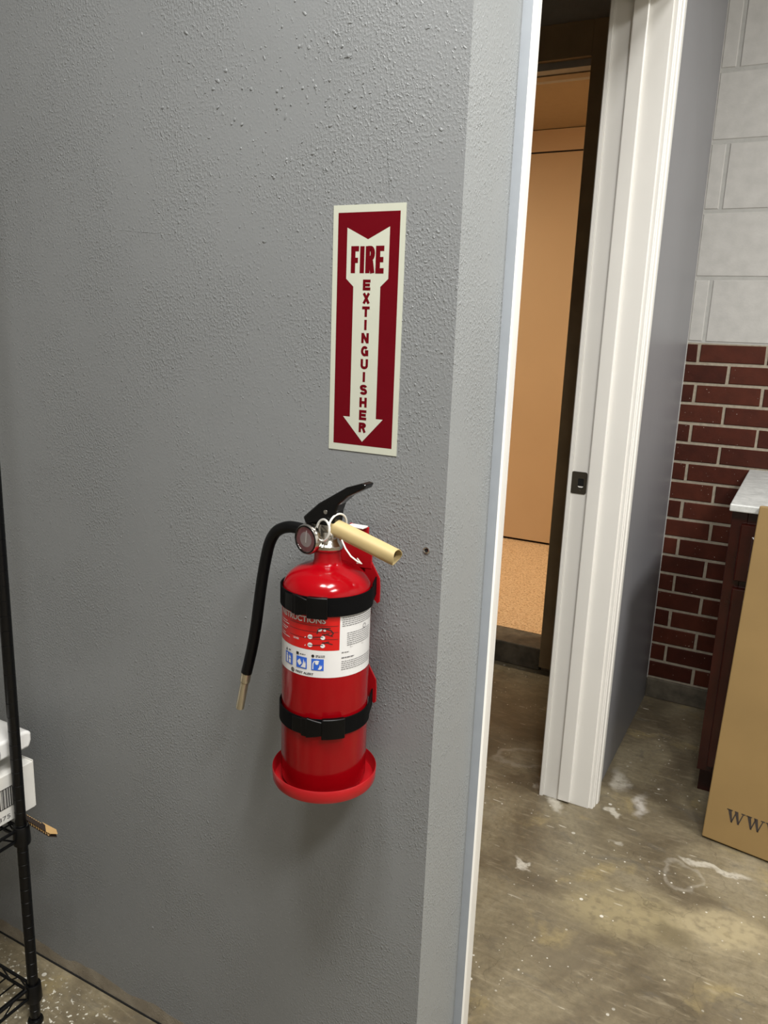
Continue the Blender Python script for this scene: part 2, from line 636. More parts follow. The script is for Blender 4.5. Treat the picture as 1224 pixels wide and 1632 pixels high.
def text_mb(s, size, fn, bold=0.0, align='LEFT', sx=1.0, mb=None):
    """built-in font text turned to mesh; fn(u, v) maps to the surface"""
    cu = bpy.data.curves.new('t', 'FONT')
    cu.body = s
    cu.size = size
    cu.align_x = align
    cu.offset = bold
    cu.resolution_u = 3
    o = bpy.data.objects.new('t', cu)
    COL.objects.link(o)
    dg = bpy.context.evaluated_depsgraph_get()
    dg.update()
    me = bpy.data.meshes.new_from_object(o.evaluated_get(dg))
    mb = mb or MB()
    mb.add([fn(v.co.x * sx, v.co.y) for v in me.vertices], [tuple(p.vertices) for p in me.polygons])
    bpy.data.objects.remove(o)
    bpy.data.curves.remove(cu)
    bpy.data.meshes.remove(me)
    return mb


# ------------------------------------------------------------------ room shell
L = 1.925            # the brick wall
YJ0, YJ1 = 0.205, 1.102   # near and far faces of the door jamb
HDR = 2.005
CEIL = 2.70
XL, XR, YR = -2.4, 2.6, -3.2

fl = MB().box(XL, XR, YR, L + 0.02, -0.10, 0).build('floor', M['floor'], kind='structure')
MB().box(XL, XR, YR, L, CEIL, CEIL + 0.08).build('ceiling', M['ceil'], kind='structure')

wa = MB().box(XL, 0, 0, 0.02, 0, CEIL)
wa.mi[3] = 1      # the end face takes the side wall's lighter grey
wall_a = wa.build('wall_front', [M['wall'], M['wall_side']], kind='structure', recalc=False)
wb = MB()
wb.box(-0.128, 0, 0.02, YJ0 - 0.018, 0, CEIL, 0)
wb.box(-0.128, 0, YJ1 + 0.018, L, 0, CEIL, 1)
wb.box(-0.128, 0, YJ0 - 0.018, YJ1 + 0.018, HDR + 0.018, CEIL, 1)
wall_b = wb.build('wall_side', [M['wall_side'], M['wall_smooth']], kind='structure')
MB().box(XL, XL + 0.06, YR, 0, 0, CEIL).build('wall_left', M['room_grey'], kind='structure')
MB().box(XR - 0.06, XR, YR, L, 0, CEIL).build('wall_right', M['room_grey'], kind='structure')
MB().box(XL, XR, YR - 0.06, YR, 0, CEIL).build('wall_rear', M['room_grey'], kind='structure')
# the little dark room behind the front wall
MB().box(-1.86, -1.80, 0.02, L, 0, CEIL).build('wall_closet', M['closet'], kind='structure')
MB().box(0.0, 0.0022, L - 0.0035, L, 0.0, CEIL).build('trim_2', M['block'], kind='structure')
# sealant joint between slab and wall
MB().box(XL + 0.06, 0.0, -0.0022, 0.0, 0.0, 0.003).build('trim_1', M['gap'], kind='structure')

# sprayed lumps of texture under the paint
rr_ = random.Random(2)
RIDGES = [((-0.1002, 1.4739), (-0.0942, 1.4155)), ((-0.5938, 1.5067), (-0.5743, 1.4064)), ((-0.5743, 1.4064), (-0.5586, 1.3884)), ((-0.4775, 1.4884), (-0.4674, 1.4451)), ((-0.6569, 1.7081), (-0.6417, 1.6533)), ((-0.5021, 1.6012), (-0.4887, 1.5603)), ((-0.1101, 0.3851), (-0.0598, 0.3889)), ((-0.5431, 1.3915), (-0.4637, 1.3846))]


def lumps():
    mb = MB()
    ico = bmesh.new()
    bmesh.ops.create_icosphere(ico, subdivisions=1, radius=1)
    iv = [v.co.copy() for v in ico.verts]
    ifc = [tuple(v.index for v in f.verts) for f in ico.faces]
    ico.free()

    def put(x, z, s, face='A'):
        if -0.180 < x < -0.066 and 1.10 < z < 1.418:      # not under the sign
            return
        a = random.uniform(0, PI)
        e = random.choice((1, 1, 1.3, 2.2)) if s > 0.0011 else random.choice((1, 1.4, 2.0))
        out = []
        for v in iv:
            q0, q1 = v.x * s * e, v.z * s
            u_, w_ = q0 * cos(a) - q1 * sin(a), q0 * sin(a) + q1 * cos(a)
            d = v.y * s * 0.55
            j = 1 + random.uniform(-.22, .22)
            if face == 'A':
                out.append((x + u_ * j, -0.0001 + d, z + w_ * j))
            else:
                out.append((0.0001 + d, x + u_ * j, z + w_ * j))
        mb.add(out, ifc)

    for i in range(170):     # the dense splatter left of the sign
        x, z = random.gauss(-0.235, 0.085), random.gauss(1.545, 0.085)
        if -0.46 < x < -0.02:
            put(x, z, random.choice((.0009, .0011, .0014, .0017, .0022)))
    for i in range(420):
        put(random.uniform(-0.85, -0.012), random.uniform(0.75, 1.95), random.choice((.0006, .0007, .0008, .0010, .0013)))
    for i in range(240):     # rough band right of the sign and bracket
        put(random.gauss(-0.05, 0.025), random.uniform(0.95, 1.35), random.choice((.0006, .0007, .0008)))
    for i in range(90):
        put(random.uniform(-0.75, -0.05), random.uniform(0.12, 0.8), random.choice((.0006, .0008, .0010)))
    for i in range(150):     # upper left
        put(random.gauss(-0.62, 0.10), random.gauss(1.62, 0.12), random.choice((.0007, .0009, .0012)))
    put(-0.524, 0.204, .0026)
    for (x0, z0), (x1, z1) in RIDGES:      # old drips and scratches under the paint
        n = int(math.hypot(x1 - x0, z1 - z0) / .0012)
        for i in range(n):
            if rr_.random() < .85:
                t = i / n
                put(x0 + (x1 - x0) * t + rr_.uniform(-.0004, .0004), z0 + (z1 - z0) * t, rr_.choice((.0005, .0006, .0008)))
    return mb


lumps().build('paint_lump', M['wall'], wall_a, smooth=True, kind='stuff')

# ------------------------------------------------------------------ brick and block wall at the back
wall_back = struct('wall_back')
ZB, BC, BL, JT = 1.2584, 0.0657, 0.2040, 0.0096
DX0, DX1, DZ0, DZ1 = -1.30, -0.392, 0.09, 2.130      # opening of the inner door
bk = MB()
bk.box(DX1, XR, L, L + 0.14, 0.0, ZB, 0)
bk.box(DX1, XR, L, L + 0.14, ZB, CEIL, 1)
bk.box(XL, DX0, L, L + 0.14, 0.0, CEIL, 1)
bk.box(DX0, DX1, L, L + 0.14, DZ1, CEIL, 1)
bk.build('mortar', [M['mortar'], M['mortar_paint']], wall_back)
BRICKS = {}


def piece(kind, x0, x1, z0, z1, mat, proud):
    key = (kind, round(x1 - x0, 4), round(z1 - z0, 4), mat.name)
    loc = (x0, L, z0)
    if key not in BRICKS:
        w_, h_ = x1 - x0, z1 - z0
        j = [random.uniform(-.0009, .0009) for _ in range(8)]
        b = 0.0022 if kind == 'brick' else 0.004
        # front outline inset by a worn arris, back outline sunk in the mortar
        vs_ = [(0 + j[0], 0.02, 0 + j[1]), (w_ + j[2], 0.02, 0 + j[3]), (w_ + j[4], 0.02, h_ + j[5]), (0 + j[6], 0.02, h_ + j[7])]
        mid = [(a, -proud + b, c) for a, _, c in vs_]
        cx, cz = w_ / 2, h_ / 2
        fr = [(a + (b if a < cx else -b), -proud, c + (b if c < cz else -b)) for a, _, c in vs_]
        mb = MB()
        q = vs_ + mid + fr
        f = []
        for k in (0, 4):
            f += [(k + i, k + (i + 1) % 4, k + 4 + (i + 1) % 4, k + 4 + i) for i in range(4)]
        f.append((8, 9, 10, 11))
        mb.add(q, f)
        o = mb.build(kind, mat, None)
        o.parent = wall_back
        BRICKS[key] = o
        o.location = loc
    else:
        o = copy_part(BRICKS[key], loc, wall_back)
    return o


XB0, XB1 = -0.318, 0.80
rb = random.Random(3)
nb = 0
for k in range(18):
    z1 = ZB - k * BC - JT * 0.5
    z0 = ZB - (k + 1) * BC + JT * 0.5
    if z1 - z0 < 0.02:
        break
    x = (0.0400 if k % 2 == 0 else 0.1370) - 0.203 * 3 + rb.uniform(-.002, .002) + k * 0.0008
    while x < XB1:
        a, b = x + JT / 2, x + 0.203 - JT / 2
        x += 0.203
        a2, b2 = max(a, XB0), min(b, XB1)
        # the side wall covers the middle stretch
        for s0, s1 in ((XB0, -0.128), (0.0005, XB1)):
            c0, c1 = max(a2, s0), min(b2, s1)
            if c1 - c0 > 0.008:
                piece('brick', round(c0, 4), round(c1, 4), z0, z1, rb.choice(M['brick']), 0.0035)
for k in range(8):
    z0 = ZB + k * 0.2032 + 0.004
    z1 = min(ZB + (k + 1) * 0.2032 - 0.004, CEIL)
    x = (0.0500 if k % 2 == 0 else 0.2532) - 0.4064 * 2
    while x < XB1 + 0.4:
        a, b = x + 0.004, x + 0.4064 - 0.004
        x += 0.4064
        for s0, s1 in ((XB0, -0.128), (0.0005, 1.0)):
            c0, c1 = max(a, s0), min(b, s1)
            if c1 - c0 > 0.01:
                piece('block', round(c0, 4), round(c1, 4), z0, z1, M['block'], 0.0025)
MB().box(0.0, XR - 0.06, L - 0.010, L, 0, 0.0745).build('baseboard_back', M['curb'], kind='structure', bevel=0.004)

# ------------------------------------------------------------------ inner door frame and the corridor beyond
door2 = struct('door_2', (-0.85, L, 0))
fb = MB()
fb.box(DX1 - 0.004, -0.343, L - 0.022, L + 0.10, 0.02, DZ1 + 0.13)
fb.build('frame_post', M['frame_brown'], door2, bevel=0.002)
fb = MB()
fb.box(DX0 - 0.05, DX1 - 0.004, L - 0.022, L + 0.10, DZ1 + 0.022, DZ1 + 0.13)
fb.build('frame_head', M['frame_brown'], door2, bevel=0.002)
MB().box(DX0, DX1 - 0.004, L + 0.05, L + 0.10, DZ1 - 0.004, DZ1 + 0.022).build('door_stop', M['frame_brown'], door2)
fb = MB()
fb.box(DX0 - 0.05, DX0, L - 0.022, L + 0.10, 0.02, DZ1 + 0.022)
fb.build('frame_post', M['frame_brown'], door2, bevel=0.002)
MB().box(DX0, DX1 - 0.004, L - 0.012, L + 0.14, 0.0, DZ0).build('threshold', M['curb'], door2, bevel=0.006)

YF = 3.465
MB().box(-3.2, 1.6, L + 0.14, YF + 0.1, -0.05, DZ0).build('floor_corridor', M['terrazzo'], kind='structure')
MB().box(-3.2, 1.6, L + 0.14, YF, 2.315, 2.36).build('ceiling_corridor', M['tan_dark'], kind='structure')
MB().box(-3.2, 1.6, YF, YF + 0.1, DZ0, 2.315).build('wall_corridor', M['tan'], kind='structure')
MB().box(-3.26, -3.2, L + 0.14, YF, DZ0, 2.36).build('wall_corridor_left', M['tan'], kind='structure')
MB().box(1.6, 1.66, L + 0.14, YF, DZ0, 2.36).build('wall_corridor_right', M['tan'], kind='structure')
door3 = struct('door_3', (-0.95, YF, DZ0))
MB().box(-1.45, -0.42, YF - 0.03, YF - 0.001, DZ0 + 0.012, 2.198).build('door_leaf', M['tan'], door3, bevel=0.002)
MB().box(-1.55, -0.36, YF - 0.03, YF - 0.001, 2.206, 2.312).build('door_head', M['tan'], door3, bevel=0.002)
MB().box(-1.50, -0.40, YF - 0.020, YF - 0.001, 2.198, 2.206).build('door_gap', M['gap'], door3)
MB().box(-1.50, -0.40, YF - 0.016, YF - 0.001, DZ0, DZ0 + 0.012).build('door_gap', M['gap'], door3)

# ------------------------------------------------------------------ white door frame in the side wall
door1 = struct('door_1', (0.0, 0.66, 0))
MB().box(-0.128, 0.0, YJ1, YJ1 + 0.018, 0, HDR + 0.018).build('door_jamb', M['white'], door1, bevel=0.0012)
MB().box(-0.128, 0.0, YJ0 - 0.018, YJ0, 0, HDR + 0.018).build('door_jamb', M['white'], door1, bevel=0.0012)
MB().box(-0.128, 0.0, YJ0, YJ1, HDR, HDR + 0.018).build('door_head', M['white'], door1, bevel=0.0012)
MB().box(-0.085, -0.050, YJ1 - 0.011, YJ1, 0.006, HDR).build('door_stop', M['white'], door1, bevel=0.003, segs=3)
MB().box(-0.085, -0.050, YJ0, YJ0 + 0.011, 0.006, HDR).build('door_stop', M['white'], door1, bevel=0.003, segs=3)
MB().box(-0.085, -0.050, YJ0 + 0.011, YJ1 - 0.011, HDR - 0.011, HDR).build('door_stop', M['white'], door1, bevel=0.003)
CAS = [(0, 0), (0, .0085), (.003, .0110), (.011, .0112), (.0125, .0130), (.016, .0136), (.030, .0140), (.0325, .0165),
       (.037, .0172), (.052, .0174), (.057, .0150), (.057, 0)]


def casing(poly_fn, t0, t1, mats, side=None, name='casing'):
    mb = MB()
    mb.prism(CAS, poly_fn, t0, t1)
    if side is not None:
        n = len(CAS)
        mb.mi[2 + n - 2] = 1
    return mb.build(name, mats, door1)


RV = 0.005
casing(lambda d, t, z: (t, YJ1 + RV + d, z), 0, HDR + RV + .057, M['white'])
casing(lambda d, t, z: (t * 0.9, YJ0 - RV - d * 0.80, z), 0, HDR + RV + .057, [M['white'], M['edge_grey']], side=True)
casing(lambda d, t, y: (t, y, HDR + RV + d), YJ0 - RV - .057, YJ1 + RV + .057, M['white'])
casing(lambda d, t, z: (-0.128 - t, YJ1 + RV + d - 0.010, z), 0, HDR + RV + .057, M['white'])
casing(lambda d, t, z: (-0.128 - t, YJ0 - RV - d, z), 0, HDR + RV + .057, M['white'])


def strike_plate():
    x0, x1, z0, z1 = -0.1295, -0.0885, 0.8715, 0.9285
    y = YJ1 - 0.0022
    hx0, hx1, hz0, hz1 = -0.1115, -0.0965, 0.8855, 0.9115
    r = 0.006
    outer, inner = [], []
    n = 6
    for cx, cz, a0 in ((x1 - r, z0 + r, -90), (x1 - r, z1 - r, 0), (x0 + r, z1 - r, 90), (x0 + r, z0 + r, 180)):
        for i in range(n):
            a = math.radians(a0 + 90 * i / (n - 1))
            outer.append((cx + r * cos(a), cz + r * sin(a)))
    rr = 0.003
    for cx, cz, a0 in ((hx1 - rr, hz0 + rr, -90), (hx1 - rr, hz1 - rr, 0), (hx0 + rr, hz1 - rr, 90), (hx0 + rr, hz0 + rr, 180)):
        for i in range(n):
            a = math.radians(a0 + 90 * i / (n - 1))
            inner.append((cx + rr * cos(a), cz + rr * sin(a)))
    N = len(outer)
    vs_ = [(a, y, b) for a, b in outer] + [(a, y, b) for a, b in inner] + [(a, y + 0.002, b) for a, b in outer] + \
          [(a, y + 0.002, b) for a, b in inner]
    fs = []
    for i in range(N):
        j = (i + 1) % N
        fs += [(i, j, N + j, N + i), (2 * N + j, 2 * N + i, 3 * N + i, 3 * N + j), (i, 2 * N + i, 2 * N + j, j),
               (N + i, N + j, 3 * N + j, 3 * N + i)]
    o = MB().add(vs_, fs).build('strike_plate', M['strike'], door1, label='dark bronze strike plate')
    # lip that wraps the edge of the jamb
    MB().tube([(x0 + .001, y + .001, z0 + .007), (x0 + .001, y + .001, z1 - .007)], 0.0016, 8).build('plate_lip', M['strike'], o, smooth=True)
    MB().box(hx0 - .001, hx1 + .001, YJ1 - .0006, YJ1 - .0001, hz0 - .001, hz1 + .001).build('latch_hole', M['gap'], o)  # flat dark sheet painting the shade of the hole
    MB().lathe([(0.0012, 0), (0.0010, -.0006), (0, -.0008)], ((hx0 + hx1) / 2, y, hz0 - .005), 'y', 12).build('screw', M['chrome'], o)
    MB().prism([(hx0, hz0 + .006), (hx1, hz0 + .006), (hx1 - .003, hz0 + .0025), (hx0 + .003, hz0 + .0025)],
               lambda u, v, t: (u, t, v), YJ1 - .0009, YJ1 - .0006).build('hole_highlight', M['white'], o)  # white sliver painting the light at the bottom of the hole


strike_plate()

# ------------------------------------------------------------------ the sign
SX, SZ, SW, SH = -0.1732, 1.4112, 0.1016, 0.3048
sign = thing('extinguisher_sign', 'red and cream fire extinguisher arrow sign stuck on the grey wall', 'sign',
             (SX + SW / 2, 0, SZ - SH))


def sg(off):
    return lambda u, v: (SX + u * SW, -0.0010 - off, SZ - v * SH)


mb = MB()
mb.box(SX, SX + SW, -0.0010, -0.0001, SZ - SH, SZ)
mb.build('backing', M['sign_cream'], sign)
mb = MB()
mb.prism([(.072, .029), (.928, .029), (.928, .971), (.072, .971)], lambda u, v, t: sg(t)(u, v), 0.0000, 0.00015)
mb.build('red_panel', M['sign_red'], sign)
ARW = [(.205, .087), (.5, .134), (.795, .087), (.795, .287), (.69, .318), (.69, .853), (.79, .853), (.5, .955), (.21, .853),
       (.31, .853), (.31, .318), (.205, .287)]
mb = MB()
f_ = sg(0.0003)
vs_ = [f_(u, v) for u, v in ARW]
mb.add(vs_, [(0, 1, 10, 11), (1, 2, 3, 4), (1, 4, 10), (10, 4, 5, 9), (9, 5, 6, 7), (9, 7, 8)])
mb.build('arrow', M['sign_cream'], sign)
mb = MB()
fs_ = lambda x, z: (x, -0.00145, z)
zt, zb_ = SZ - .160 * SH, SZ - .265 * SH
ht = zt - zb_
x = SX + .268 * SW
for ch, wd in (('F', .0112), ('I', .0072), ('R', .0132), ('E', .0116)):
    letter(mb, ch, x, zb_, wd, ht, 0.0062, fs_)
    x += wd + .0012
mb.build('lettering', M['sign_red'], sign, recalc=False)
mb = MB()
for i, ch in enumerate('EXTINGUISHER'):
    vc = .311 + (.894 - .311) * i / 11
    h2, w2 = .0126, .0108
    letter(mb, ch, SX + SW * .5 - w2 / 2, SZ - vc * SH - h2 / 2, w2, h2, 0.0035, fs_)
mb.build('lettering', M['sign_red'], sign, recalc=False)

# ------------------------------------------------------------------ wall anchor
anc = thing('wall_anchor', 'small empty metal screw anchor in the grey wall right of the extinguisher', 'anchor', (-0.0229, 0, 0.9902))
MB().lathe([(0.0024, 0), (0.0042, -.0002), (0.0045, -.0012), (0.0036, -.0018), (0.0026, -.0014), (0.0024, -.0002)],
           (-0.0229, -0.0001, 0.9902), 'y', 24).build('collar', M['chrome'], anc, smooth=True)
MB().lathe([(0.0026, -0.0002), (0.0, -0.00021)], (-0.0229, -0.0001, 0.9902), 'y', 16).build('bore', M['gap'], anc)

# ------------------------------------------------------------------ fire extinguisher
XC, YC, RB = -0.1215, -0.0800, 0.0560
fe = thing('fire_extinguisher', 'red fire extinguisher with black hose strapped to the grey wall', 'extinguisher', (XC, YC, 0.6835))
prof = [(0.0, 0.6835), (0.050, 0.6835), (0.054, 0.685), (RB, 0.690), (RB, 0.938), (0.0560, 0.944)] + [
    (0.056 * cos(math.radians(q)), 0.944 + 0.0345 * sin(math.radians(q))) for q in range(8, 72, 6)] + [
    (0.0188, .9775), (0.0176, .9810), (0.0173, .985), (0.0172, 0.996), (0.0, 0.996)]
MB().lathe(prof, (XC, YC, 0), 'z', 96).build('cylinder', M['red'], fe, smooth=True)


def cyl(theta, z, off=0.0):
    r = RB + off
    return (XC + r * sin(theta), YC - r * cos(theta), z)


def patch(t0, t1, z0, z1, off, n=40, thick=0.0002):
    mb = MB()
    vs_, fs = [], []
    for i in range(n + 1):
        t = math.radians(t0 + (t1 - t0) * i / n)
        vs_ += [cyl(t, z0, off), cyl(t, z1, off)]
    fs = [(2 * i, 2 * i + 2, 2 * i + 3, 2 * i + 1) for i in range(n)]
    mb.add(vs_, fs)
    return mb


def lab(t0, z0, off=0.0006):
    a = math.radians(t0)
    return lambda u, v: cyl(a + u / RB, z0 + v, off)


label = patch(-112, 112, 0.846, 0.9365, 0.00015, 96).build('label', M['label'], fe, smooth=True, recalc=False)
patch(-62, 49, 0.8815, 0.9365, 0.0003, 64).build('instruction_panel', M['red_print'], label, smooth=True, recalc=False)
text_mb('INSTRUCTIONS', 0.0100, lab(-42, 0.9165), 0.00020, sx=1.02).build('heading', M['label'], label, recalc=False)
mb = MB()
for zz in (0.9118, 0.9040, 0.8950, 0.8862):
    for a0 in range(-58, 44, 6):
        if random.random() < 0.0:
            continue
    mb.v += []
for zz in (0.9128, 0.9048, 0.8958):
    q = patch(-20, 47, zz, zz + 0.0005, 0.0005, 24)
    mb.add(q.v, q.f)
mb.build('rule', M['ink'], label, recalc=False)


def dashes(mb, t0, t1, z, h, off=0.0006, rnd=random):
    a = t0
    while a < t1:
        b = min(a + rnd.uniform(1.2, 4.5), t1)
        q = patch(a, b, z, z + h, off, 3)
        mb.add(q.v, q.f)
        a = b + rnd.uniform(.5, 0.9)


rp = random.Random(5)
mb = MB()
for z, t0, t1 in ((0.9095, -44, -26), (0.9065, -44, -22), (0.9015, -44, -24), (0.8988, -44, -28), (0.8930, -44, -30), (0.8900, -44, -20)):
    dashes(mb, t0, t1, z, 0.0011, rnd=rp)
mb.build('small_print', M['label'], label, recalc=False)
text_mb('LEVER', 0.0034, lab(-13, 0.8918), 0.00004).build('caption', M['label'], label, recalc=False)
# how-to drawings: small hands and extinguishers on the red panel
mb = MB()
mw = MB()


def blob_patch(mbx, t, z, rx, rz, rot=0.0, n=14):
    f = lab(t, z, 0.00065)
    mbx.flat([(rx * cos(2 * PI * i / n) * cos(rot) - rz * sin(2 * PI * i / n) * sin(rot),
               rx * cos(2 * PI * i / n) * sin(rot) + rz * sin(2 * PI * i / n) * cos(rot)) for i in range(n)], f)


def stroke_patch(mbx, t, z, pts, w_, off=0.0008):
    f = lab(t, z, off)
    P = [Vector(q) for q in pts]
    n = len(P)
    A, B = [], []
    for i in range(n):
        d = (P[min(i + 1, n - 1)] - P[max(i - 1, 0)]).normalized()
        nn = Vector((-d.y, d.x)) * w_ / 2
        A.append(f(*(P[i] + nn)))
        B.append(f(*(P[i] - nn)))
    mbx.add(A + B, [(i, i + 1, n + i + 1, n + i) for i in range(n - 1)])


stroke_patch(mb, 27, 0.9050, [(-.006, -.002), (-.005, .0035), (0, .0055), (.006, .0045), (.011, .0025), (.0135, -.001), (.011, -.0035)], 0.0013)
stroke_patch(mb, 27, 0.9050, [(-.004, .0045), (.010, .0058)], 0.0011)
blob_patch(mw, 24, 0.9082, .0030, .0019, .2)
blob_patch(mw, 30, 0.9078, .0018, .0012, -.2)
for zz in (0.8985, 0.8880):
    blob_patch(mw, 12, zz, .0032, .0030, .3)
    blob_patch(mw, 28, zz - .0002, .0028, .0026)
    stroke_patch(mb, 20, zz, [(-.010, -.0005), (-.003, .0000), (.003, .0007), (.008, .0008)], 0.0009)
    stroke_patch(mb, 29, zz, [(-.002, .0040), (.003, .0042), (.011, .0018)], 0.0010)
    stroke_patch(mb, 29, zz, [(.000, .0030), (.004, .0050), (.007, .0052)], 0.0009)
    stroke_patch(mw, 6, zz, [(-.001, -.0022), (.000, -.0006)], 0.0008)
mw.build('drawing_white', M['label'], label, recalc=False)
mb.build('drawing_black', M['ink'], label, recalc=False)
# three blue hazard pictograms with their headings
for k, (tc, w_) in enumerate(((-21.5, .0150), (0.5, .0150), (22.0, .0152))):
    hz = 0.8555
    hw = math.degrees(w_ / 2 / RB)
    pic = patch(tc - hw, tc + hw, hz, hz + .0150, 0.0006, 8).build('pictogram', M['blue'], label, recalc=False)
    mbp = MB()
    f = lab(tc, hz + .0075, 0.0009)
    if k == 0:      # paper and wood burning
        mbp.flat([(-.0045, -.006), (-.0015, -.006), (-.0015, .003), (-.0045, .003)], f)
        mbp.flat([(.0005, -.006), (.0045, -.006), (.0045, -.001), (.0005, -.001)], f)
        mbp.flat([(-.0052, .0038), (-.001, .0038), (-.003, .0066)], f)
        mbp.flat([(.000, .000), (.005, .000), (.0035, .0045), (.0022, .002), (.0012, .0055)], f)
    elif k == 1:    # tipped can and flames
        mbp.flat([(-.0062, .0005), (-.0028, -.0045), (.0008, -.001), (-.0022, .0048)], f)
        mbp.flat([(-.001, -.006), (.006, -.006), (.0062, -.001), (.0052, .003), (.0042, -.0008), (.0032, .0055), (.0022, -.001), (.0012, -.003)], f)
    else:           # plug and cable
        blob = [(.0022 * cos(2 * PI * i / 12) - .0008, .0026 * sin(2 * PI * i / 12) + .0026) for i in range(12)]
        mbp.flat(blob, f)
        stroke_patch(mbp, tc, hz + .0075, [(-.0056, -.0062), (-.0055, .001), (-.0042, .004), (-.001, .005), (.002, .0045)], 0.0013, 0.0009)
        mbp.flat([(.0005, -.006), (.0035, -.0062), (.0055, -.004), (.0055, .000), (.004, -.0025), (.0032, .0005), (.0022, -.003)], f)
    mbp.build('pictogram_figure', M['label'], label, recalc=False)
mb = MB()
for tc, ch in ((-26, 'A'), (-5.5, 'B'), (16, 'C')):
    if ch == 'B':
        q = patch(tc - 1.9, tc + 1.9, 0.8722, 0.8758, 0.0006, 3)
        mb.add(q.v, q.f)
    elif ch == 'C':
        blob_patch(mb, tc, 0.8740, .0019, .0019)
    else:
        f = lab(tc, 0.8740, 0.0006)
        mb.flat([(-.002, -.0018), (.002, -.0018), (0, .0018)], f)
dashes(mb, -22, -17, 0.8735, 0.0011, rnd=rp)
dashes(mb, -2, 6, 0.8735, 0.0009, rnd=rp)
dashes(mb, 19.5, 31, 0.8745, 0.0008, rnd=rp)
dashes(mb, 19.5, 31, 0.8728, 0.0008, rnd=rp)
mb.build('class_heading', M['ink'], label, recalc=False)
mb = text_mb('FIRST ALERT', 0.0037, lab(-8.5, 0.8487), 0.00010, sx=1.22)
f = lab(-13, 0.8502, 0.0006)
stroke_patch(mb, -13.5, 0.8500, [(.0023 * cos(a * .4), .0023 * sin(a * .4)) for a in range(17)], 0.0011, 0.0006)
blob_patch(mb, -13.5, 0.8500, .0011, .0011)
mb.build('maker_name', M['ink'], label, recalc=False)
# fine print on the white side of the label
mb = MB()
z = 0.9250
while z > 0.9105:
    dashes(mb, 52, 108, z, 0.0008, rnd=rp)
    z -= 0.0026
z = 0.9020
while z > 0.8862:
    dashes(mb, 59, 102, z, 0.0008, rnd=rp)
    z -= 0.0026
z = 0.8660
while z > 0.8535:
    dashes(mb, 52, 106, z, 0.0008, rnd=rp)
    z -= 0.0026
dashes(mb, 52, 62, 0.8775, 0.0011, rnd=rp)
dashes(mb, 52, 70, 0.8705, 0.0014, rnd=rp)
stroke_patch(mb, 64, 0.8835, [(0, 0), (.022, 0)], .0003)
stroke_patch(mb, 64, 0.8835, [(0, 0), (0, .006)], .0003)
stroke_patch(mb, 88, 0.9060, [(.0028 * cos(a * .4), .0028 * sin(a * .4)) for a in range(17)], 0.0006)
mb.build('fine_print', M['ink_grey'], label, recalc=False)

# valve, collar and outlet
ZV = 1.0
mb = MB()
mb.lathe([(0.0, .992), (.0150, .992), (.0185, .9945), (.0200, .9975), (.0200, 1.0010), (.0175, 1.0035), (.0150, 1.0065), (.0130, 1.012), (.0130, 1.018), (.0, 1.018)], (XC, YC, 0), 'z', 48)
valve = mb.build('valve_body', M['chrome'], fe, smooth=True)
MB().box(XC - .019, XC + .014, YC - .0105, YC + .0105, 1.009, 1.0295).build('valve_block', M['chrome'], valve, bevel=0.002)
MB().lathe([(0, 0), (.0105, 0), (.0115, .002), (.0115, .013), (.0100, .015), (.0095, .019), (0, .019)], (XC - .018, YC, 1.0155), n=8,
           frame=(Vector((0, 1, 0)), Vector((.13, 0, .99)), Vector((-1, 0, -.12)))).build('hose_outlet', M['chrome'], valve, bevel=0.0006)

# pressure gauge facing out from the wall
GX, GY, GZ = -0.1372, YC - .0135, 1.0085
gf = (Vector((cos(.18), -sin(.18), 0)), Vector((0, 0, 1)), Vector((-sin(.18), -cos(.18), 0)))
gauge = MB().lathe([(.0, 0), (.0165, 0), (.0185, .0015), (.0190, .0045), (.0190, .0095), (.0180, .0115), (.0160, .0116), (.0156, .0095), (.0, .0095)],
                   (GX, GY, GZ), n=48, frame=gf).build('pressure_gauge', M['chrome'], fe, smooth=True)


def gpt(u, v, d):
    return Vector((GX, GY, GZ)) + gf[0] * u + gf[1] * v + gf[2] * d


mb = MB()
mb.flat([(.0154 * cos(2 * PI * i / 32), .0154 * sin(2 * PI * i / 32)) for i in range(32)], lambda u, v: gpt(u, v, .0098))
mb.build('dial', M['gauge'], gauge)
mb = MB()
mb.flat([(.0095 * cos(2 * PI * i / 24), .0095 * sin(2 * PI * i / 24)) for i in range(24)], lambda u, v: gpt(u, v, .0100))
mb.build('dial_centre', M['gauge_grey'], gauge)
mb = MB()
mb.flat([(-.0008, -.004), (.0008, -.004), (.0020, .0115), (.0006, .0115)], lambda u, v: gpt(u, v, .0103))
mb.build('needle', M['label'], gauge)
mb = MB()
mb.lathe([(.0162, .0107), (.0156, .0112), (.0110, .0124), (.0, .0130)], (GX, GY, GZ), n=32, frame=gf)
mb.build('gauge_glass', M['glass'], gauge, smooth=True)
mb = MB()
mb.lathe([(.0178, .0118), (.0168, .0124), (.0160, .0118), (.0168, .0112)], (GX, GY, GZ), n=40, frame=gf, closed=True)
mb.build('gauge_bezel', M['black_gloss'], gauge, smooth=True)

